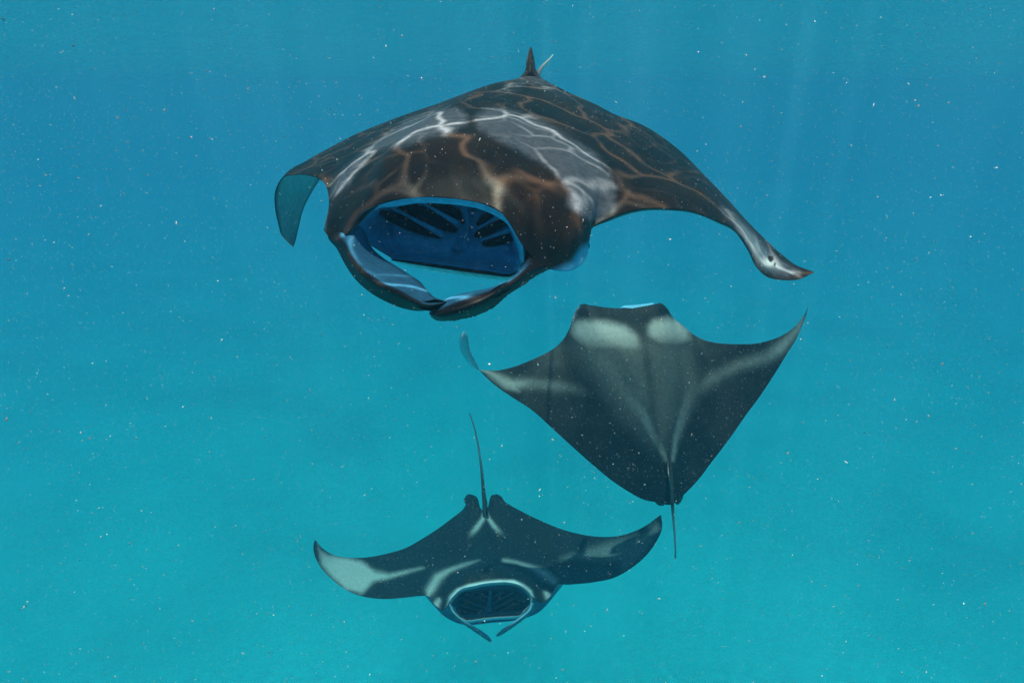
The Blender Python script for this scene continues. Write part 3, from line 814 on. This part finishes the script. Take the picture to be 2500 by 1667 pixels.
# ================================================================== MANTA RAY lowest, facing the camera with mouth open
DS = 1.2
root = manta_root('lowest and smallest manta ray, facing forward, mouth open, thin tail pointing up',
                  Vector(W((1190, 1400, 5.4)).tolist()))
S3 = [
    [(769, 1317, 5.55)],
    [(765, 1335, 5.54), (776, 1335, 5.58), (787, 1337, 5.62)],
    [(770, 1360, 5.52), (792, 1354, 5.62), (812, 1353, 5.70)],
    [(785, 1387, 5.49), (808, 1372, 5.62), (836, 1359, 5.76)],
    [(811, 1414, 5.46), (838, 1387, 5.62), (866, 1361, 5.82)],
    [(846, 1440, 5.43), (872, 1402, 5.62), (902, 1359, 5.88)],
    [(888, 1455, 5.40), (912, 1412, 5.62), (944, 1351, 5.95)],
    [(936, 1460, 5.37), (960, 1412, 5.61), (990, 1337, 6.00)],
    [(988, 1456, 5.33), (1010, 1400, 5.60), (1035, 1312, 6.05)],
    [(1020, 1452, 5.28), (1043, 1390, 5.57), (1072, 1288, 6.08)],
    [(1045, 1455, 5.22), (1062, 1400, 5.42), (1085, 1345, 5.72), (1104, 1264, 6.10)],
    [(1064, 1478, 5.14), (1078, 1418, 5.30), (1104, 1345, 5.66), (1130, 1243, 6.12)],
    [(1084, 1488, 5.07), (1094, 1425, 5.22), (1122, 1345, 5.62), (1142, 1222, 6.14)],
    [(1100, 1462, 5.03), (1112, 1415, 5.16), (1138, 1345, 5.58), (1156, 1210, 6.15)],
    [(1125, 1438, 5.01), (1134, 1400, 5.12), (1154, 1340, 5.56), (1166, 1216, 6.15)],
    [(1155, 1430, 5.00), (1162, 1395, 5.11), (1172, 1330, 5.53), (1173, 1240, 6.06)],
    [(1182, 1424, 5.00), (1184, 1390, 5.10), (1185, 1325, 5.50), (1182, 1246, 6.02)],
    [(1212, 1421, 5.00), (1210, 1390, 5.11), (1202, 1328, 5.53), (1190, 1242, 6.06)],
    [(1245, 1421, 5.01), (1238, 1396, 5.12), (1216, 1338, 5.56), (1197, 1214, 6.15)],
    [(1275, 1430, 5.02), (1264, 1404, 5.15), (1236, 1342, 5.58), (1206, 1207, 6.15)],
    [(1297, 1452, 5.04), (1288, 1412, 5.20), (1256, 1344, 5.62), (1224, 1219, 6.13)],
    [(1318, 1470, 5.08), (1308, 1418, 5.26), (1278, 1346, 5.65), (1246, 1233, 6.11)],
    [(1340, 1458, 5.14), (1330, 1410, 5.36), (1305, 1348, 5.70), (1276, 1249, 6.09)],
    [(1360, 1426, 5.24), (1350, 1392, 5.46), (1330, 1350, 5.74), (1308, 1265, 6.07)],
    [(1394, 1423, 5.28), (1380, 1382, 5.55), (1362, 1288, 6.04)],
    [(1445, 1420, 5.33), (1432, 1376, 5.58), (1415, 1303, 5.98)],
    [(1497, 1410, 5.37), (1485, 1368, 5.60), (1470, 1310, 5.90)],
    [(1536, 1390, 5.41), (1524, 1352, 5.60), (1513, 1307, 5.82)],
    [(1574, 1359, 5.45), (1562, 1328, 5.60), (1552, 1295, 5.74)],
    [(1601, 1324, 5.49), (1592, 1301, 5.58), (1584, 1278, 5.67)],
    [(1616, 1290, 5.52), (1609, 1277, 5.58), (1602, 1264, 5.62)],
    [(1614, 1256, 5.55)],
]
TL3 = [(775, 1325), (782, 1342), (800, 1354), (849, 1362), (885, 1371), (915, 1395), (950, 1401), (1030, 1386), (945, 1412), (912, 1418), (885, 1447), (845, 1438), (810, 1408), (785, 1378)]
def paint3(px, py, un, v):
    p = poly_mask(px, py, TL3, 9) * .92
    p = np.maximum(p, line_mask(px, py, [(905, 1398, 12, .5), (950, 1404, 7, .55), (1035, 1386, 4, .25)]))
    p = np.maximum(p, poly_mask(px, py, [(1605, 1275), (1560, 1306), (1480, 1325), (1370, 1362), (1450, 1366), (1510, 1368), (1525, 1398), (1580, 1345), (1612, 1290)], 14) * .26)
    p = np.maximum(p, line_mask(px, py, [(1172, 1366, 3, .2), (1140, 1376, 6, .55), (1095, 1392, 7, .7), (1068, 1410, 12, .85), (1050, 1440, 12, .9), (1046, 1450, 7, .8)]))
    p = np.maximum(p, line_mask(px, py, [(1230, 1367, 6, .6), (1262, 1372, 5, .6), (1300, 1385, 7, .6), (1330, 1400, 11, .85), (1352, 1418, 10, .9)]))
    p = np.maximum(p, line_mask(px, py, [(1182, 1250, 4, .7), (1178, 1268, 6, .85), (1162, 1290, 7, .8), (1146, 1308, 7, .1)]))
    p = np.maximum(p, line_mask(px, py, [(1188, 1250, 4, .7), (1192, 1264, 5, .85), (1206, 1284, 6, .8), (1226, 1304, 7, .1)]))
    p = np.maximum(p, line_mask(px, py, [(1064, 1478, 9, 1), (1070, 1466, 8, .8)]))
    p = np.maximum(p, line_mask(px, py, [(1340, 1456, 9, 1), (1334, 1446, 8, .8)]))
    rim = line_mask(px, py, [(1098, 1480, 7, .8), (1103, 1458, 7, .9), (1118, 1442, 6, .9), (1143, 1431, 5, .9), (1181, 1424, 5, 1), (1219, 1420, 5, 1), (1254, 1420, 5, 1), (1277, 1430, 5, .8), (1294, 1443, 5, .7), (1299, 1457, 5, .6)])  # pale upper lip, with the light it catches painted in
    p = np.maximum(p, rim * .9)
    return p, rim * 0, np.clip(rim * 1.1, 0, 1)
G3, W3, N3 = body(S3, [(0, .003), (4, .01), (9, .08), (12, .06), (16, .06), (20, .06), (23, .08), (27, .01), (31, .003)], paint3, SK3, root, 420, 130)
def wd3(px, py):
    return 5.42 - 0.10 * np.clip((np.asarray(py, float) - 1440) / 60, 0, 1)
def lin3(x, yt, dt, yj, dj):
    return [(x, yt, dt), (x, yt + 5, dt + .05), (x, yt + 10, dt + .14), (x, 1446, wd3(x, 1446) - .02), (x, 1470, wd3(x, 1470)), (x, 1490, wd3(x, 1490)),
            (x, yj - 14, dj + .16), (x, yj - 5, dj + .05), (x, yj - 1, dj)]
L3 = [
    [(1099, 1478, 5.03)] * 3 + [(1106, 1478, 5.12)] + [(1112, 1482, 5.2)] * 2 + [(1114, 1490, 5.18), (1115, 1498, 5.14), (1116, 1502, 5.12)],
    [(1104, 1458, 5.025), (1110, 1459, 5.08), (1115, 1462, 5.16), (1118, 1464, 5.26), (1120, 1474, 5.32), (1122, 1486, 5.32), (1124, 1498, 5.25), (1126, 1507, 5.18), (1127, 1510, 5.15)],
    lin3(1124, 1439, 5.01, 1513, 5.15), lin3(1155, 1430, 5.0, 1512, 5.15), lin3(1185, 1424, 5.0, 1508, 5.15), lin3(1215, 1421, 5.0, 1506, 5.15), lin3(1245, 1421, 5.01, 1503, 5.15),
    [(1276, 1430, 5.02), (1273, 1434, 5.06), (1270, 1440, 5.14), (1269, 1446, 5.26), (1268, 1464, 5.34), (1268, 1480, 5.34), (1268, 1492, 5.26), (1268, 1498, 5.18), (1268, 1501, 5.14)],
    [(1297, 1452, 5.04), (1292, 1454, 5.07), (1288, 1457, 5.12), (1284, 1462, 5.18), (1282, 1470, 5.22), (1281, 1478, 5.22), (1280, 1486, 5.19), (1279, 1490, 5.14), (1279, 1493, 5.12)],
    [(1296, 1474, 5.06)] * 9,
]
strip('mouth_lining', L3, SK3, root, thick=.008, nu=90, nv=70, K=9,
      blue=lambda U, V, G: .15 * smoothstep(.08, .2, V),
      pale=lambda U, V, G: .9 * smoothstep(.70, .82, V) * (1 - smoothstep(.93, .97, V)) + 0 * V, white=lambda U, V, G: .8 * (1 - smoothstep(.08, .22, V)) + .7 * smoothstep(.72, .82, V) * (1 - smoothstep(.93, .97, V)))  # outer lip edge whitened for the light it catches
for a, b_, w in [((1122, 1481), (1172, 1494), 8), ((1120, 1468), (1184, 1490), 9), ((1128, 1455), (1190, 1478), 9), ((1145, 1446), (1192, 1466), 8),
                 ((1204, 1468), (1240, 1446), 8), ((1205, 1479), (1262, 1448), 9), ((1212, 1488), (1276, 1460), 9), ((1228, 1491), (1284, 1474), 8)]:
    gill_slit(lambda x, y: wd3(x, y) - .01, a, b_, w, SLIT, root, 0.0)
for a, b_ in [((1120, 1475), (1180, 1494)), ((1122, 1461), (1190, 1484)), ((1138, 1449), (1193, 1470)), ((1160, 1442), (1196, 1458)),
              ((1203, 1473), (1252, 1446)), ((1206, 1485), (1272, 1452)), ((1218, 1491), (1284, 1464)), ((1202, 1458), (1226, 1444))]:
    pa = W(np.array([(a[0], a[1], wd3(*a) - .05), ((a[0] + b_[0]) / 2, (a[1] + b_[1]) / 2, wd3(*a) - .065), (b_[0], b_[1], wd3(*b_) - .05)], float))
    tube('gill_bar', pa, [.003, .004, .005], SK3, root, seg=6, n=8, attrs={'pale': np.full(48, .9), 'blue': np.full(48, .2), 'under': np.zeros(48)})
sep = W(np.array([(1196, 1436, 5.34), (1196, 1456, 5.33), (1194, 1476, 5.30), (1192, 1496, 5.27)], float))
tube('gill_septum', sep, [.012, .016, .022, .04], SK3, root, seg=10, n=14, attrs={'pale': np.full(140, .2), 'blue': np.full(140, .5), 'under': np.zeros(140)})
jaw = []
for i, (x, y, d) in enumerate([(1118, 1503, 5.12), (1140, 1512, 5.13), (1171, 1508, 5.14), (1210, 1504, 5.14), (1245, 1502, 5.14), (1268, 1500, 5.12), (1280, 1492, 5.10)]):
    k = [.3, .8, 1, 1, 1, .8, .3][i]
    jaw.append([(x, y - 4 * k, d + .01), (x, y - 1 * k, d - .02), (x, y + 2.5 * k, d - .03), (x, y + 5 * k, d - .02), (x, y + 8 * k, d + .02), (x, y + 8 * k, d + .08)])
strip('lower_jaw', jaw, SK3, root, thick=.012, nu=60, nv=24, K=6, white=lambda U, V, G: smoothstep(.3, .45, V) * (1 - smoothstep(.62, .75, V)), blue=lambda U, V, G: smoothstep(.6, .8, V))
# throat, wider than the mouth, its sides showing below the wing roots
F3 = W(np.array([(1062, 1480, 5.22), (1086, 1504, 5.22), (1130, 1524, 5.22), (1195, 1520, 5.22), (1265, 1512, 5.22), (1315, 1494, 5.22), (1352, 1455, 5.25)], float))
E3 = W(np.array([(1025, 1440, 5.6), (1060, 1430, 5.8), (1130, 1380, 6.0), (1190, 1340, 6.1), (1250, 1360, 6.0), (1340, 1400, 5.8), (1385, 1415, 5.6)], float))
Ec, Fc = curve(E3, nU), curve(F3, nU)
Th = Fc[:, None] * (1 - vv) + Ec[:, None] * vv
Th[..., 2] -= 0.12 * bul
for side in (0,):
    co, f, used = shell(Th, -normals(Th), np.full((nU, nV), .01))
    make_mesh('throat', co, f, SK3, root, {'pale': np.zeros(len(co)), 'blue': np.full(len(co), .35), 'under': np.ones(len(co))})
strip('cephalic_fin', [
    [(1093.9, 1475.2, 5.060), (1097.0, 1474.0, 5.030), (1101.3, 1474.0, 5.060)], [(1100.7, 1492.9, 5.040), (1105.0, 1491.0, 5.010), (1110.0, 1491.6, 5.040)], [(1119.3, 1512.1, 4.980), (1123.0, 1509.0, 4.950), (1126.7, 1507.8, 4.980)],
    [(1141.7, 1530.0, 4.920), (1146.0, 1525.0, 4.890), (1149.7, 1523.1, 4.920)], [(1165.0, 1546.0, 4.870), (1170.0, 1541.0, 4.840), (1173.7, 1537.9, 4.870)], [(1186.3, 1560.3, 4.830), (1190.0, 1556.0, 4.810), (1193.7, 1552.9, 4.830)], [(1197.1, 1566.9, 4.820), (1199.0, 1565.0, 4.810), (1200.2, 1562.5, 4.820)]],
      SK3, root, thick=.010, nu=70, nv=18, pale=lambda U, V, G: .35 + .6 * smoothstep(.6, .9, V) * (1 - smoothstep(.7, .8, U)), blue=lambda U, V, G: .5 * smoothstep(.2, .5, V), flip=False)
strip('cephalic_fin', [
    [(1307.4, 1476.2, 5.100), (1300.0, 1470.0, 5.060), (1295.0, 1467.5, 5.080)], [(1299.0, 1491.7, 5.070), (1294.0, 1488.0, 5.030), (1289.0, 1485.5, 5.060)], [(1281.3, 1509.0, 5.010), (1277.0, 1504.0, 4.970), (1272.7, 1501.5, 5.000)],
    [(1259.0, 1526.0, 4.950), (1254.0, 1521.0, 4.920), (1249.7, 1519.1, 4.950)], [(1237.0, 1541.0, 4.900), (1232.0, 1536.0, 4.870), (1228.3, 1533.5, 4.900)], [(1219.7, 1551.5, 4.870), (1216.0, 1549.0, 4.850), (1213.5, 1547.1, 4.870)], [(1210, 1553, 4.86)]],
      SK3, root, thick=.010, nu=70, nv=18, pale=lambda U, V, G: .35 + .6 * smoothstep(.6, .9, V) * smoothstep(.25, .4, U) * (1 - smoothstep(.75, .85, U)), blue=lambda U, V, G: .5 * smoothstep(.2, .5, V), flip=True)
tl = W(np.array([(1186, 1268, 5.92), (1184, 1235, 6.02), (1180, 1195, 6.14), (1175, 1140, 6.3), (1167, 1085, 6.45), (1157, 1040, 6.6), (1147, 1010, 6.7)], float))
tube('tail', tl, [.035, .026, .018, .013, .010, .008, .007], SK3, root, attrs={'pale': np.tile(np.linspace(.02, .0, 60)[:, None], (1, 12)), 'blue': np.zeros(720), 'under': np.zeros(720)})
strip('dorsal_fin', [[(1186, 1262, 5.93), (1185, 1240, 6.0), (1183, 1215, 6.1)], [(1186, 1252, 5.9), (1185, 1232, 5.97), (1183, 1212, 6.07)], [(1186, 1238, 5.9), (1185, 1226, 5.96), (1183, 1210, 6.05)]],
      SK3, root, thick=.02, nu=14, nv=14)
for pts in ([[(1140, 1232, 6.14), (1150, 1215, 6.15), (1160, 1212, 6.15)], [(1134, 1226, 6.20), (1144, 1208, 6.20), (1156, 1208, 6.20)], [(1132, 1220, 6.24), (1140, 1207, 6.24), (1148, 1206, 6.24)]],
            [[(1228, 1230, 6.14), (1218, 1216, 6.15), (1206, 1210, 6.15)], [(1232, 1226, 6.20), (1224, 1212, 6.20), (1210, 1206, 6.20)], [(1230, 1219, 6.24), (1222, 1210, 6.24), (1214, 1206, 6.24)]]):
    strip('pelvic_fin', pts, SK3, root, thick=.01, nu=14, nv=12)
for (x, y, d) in [(1066, 1472, 5.22), (1338, 1458, 5.20)]:
    ball('eye', W((x, y, d)), .020, EYE, root)

DS = 1.0
# ================================================================== marine snow: fine drifting specks all through the water
def specks(name, n, lo, hi, r0, r1, mat, seed):
    g = np.random.default_rng(seed)
    c = g.random((n, 3))
    c[:, 2] = 1 - c[:, 2] ** 1.35
    c = np.array(lo) + c * (np.array(hi) - np.array(lo))
    # loose clumps: specks drawn a little towards random centres
    cl = g.integers(0, 2600, n)
    ctr = np.array(lo) + g.random((2600, 3)) * (np.array(hi) - np.array(lo))
    pull = (g.random(n) < .35)[:, None]
    c = np.where(pull, ctr[cl] + g.normal(size=(n, 3)) * .22, c)
    c[:, 2] = np.minimum(c[:, 2], -.03)
    keep = np.linalg.norm(c - np.array([0, 0, CAM_Z]), axis=1) > 0.75
    c = c[keep]; n = len(c)
    r = r0 * (r1 / r0) ** (g.random(n) ** 3)
    base = np.array([(1, 0, -.5), (-.5, .87, -.5), (-.5, -.87, -.5), (0, 0, 1.0)])
    Q = g.normal(size=(n, 3, 3)); Q, _ = np.linalg.qr(Q)
    s = g.uniform(.45, 1.0, (n, 1, 3)); s[..., 2] = g.uniform(.8, 2.4, (n, 1))
    v = (base[None] * s) @ Q
    v = v * r[:, None, None] + c[:, None]
    f = np.array([(0, 1, 3), (1, 2, 3), (2, 0, 3), (2, 1, 0)])
    ff = (f[None] + 4 * np.arange(n)[:, None, None]).reshape(-1, 3)
    me = bpy.data.meshes.new(name)
    me.vertices.add(4 * n); me.vertices.foreach_set('co', v.reshape(-1).astype(np.float32))
    me.loops.add(ff.size); me.loops.foreach_set('vertex_index', ff.ravel().astype(np.int32))
    me.polygons.add(len(ff)); me.polygons.foreach_set('loop_start', np.arange(0, ff.size, 3, dtype=np.int32))
    me.update(calc_edges=True)
    me.materials.append(mat)
    o = bpy.data.objects.new(name, me)
    COL.objects.link(o)
    o['kind'] = 'stuff'
    return o
def speck_mat(name, col):
    m, ns, ls = new_mat(name)
    out = node(ns, 'ShaderNodeOutputMaterial'); b = node(ns, 'ShaderNodeBsdfDiffuse')
    oi = node(ns, 'ShaderNodeNewGeometry')
    c_ = ramp(ns, ls, oi.outputs['Random Per Island'], [(0, (col[0] * .4, col[1] * .4, col[2] * .4)), (0.6, col), (1, (0.7, 0.45, 0.4))])
    ls.new(c_, b.inputs[0])
    t = node(ns, 'ShaderNodeBsdfTranslucent'); ls.new(c_, t.inputs[0])
    mx = node(ns, 'ShaderNodeAddShader'); ls.new(b.outputs[0], mx.inputs[0]); ls.new(t.outputs[0], mx.inputs[1])
    ls.new(mx.outputs[0], out.inputs['Surface'])
    return m
specks('marine_snow', 370000, (-4.2, -0.3, -5.2), (4.2, 5.2, -0.05), .0008, .0018, speck_mat('pale_drifting_specks', (0.6, 0.6, 0.6)), 11)
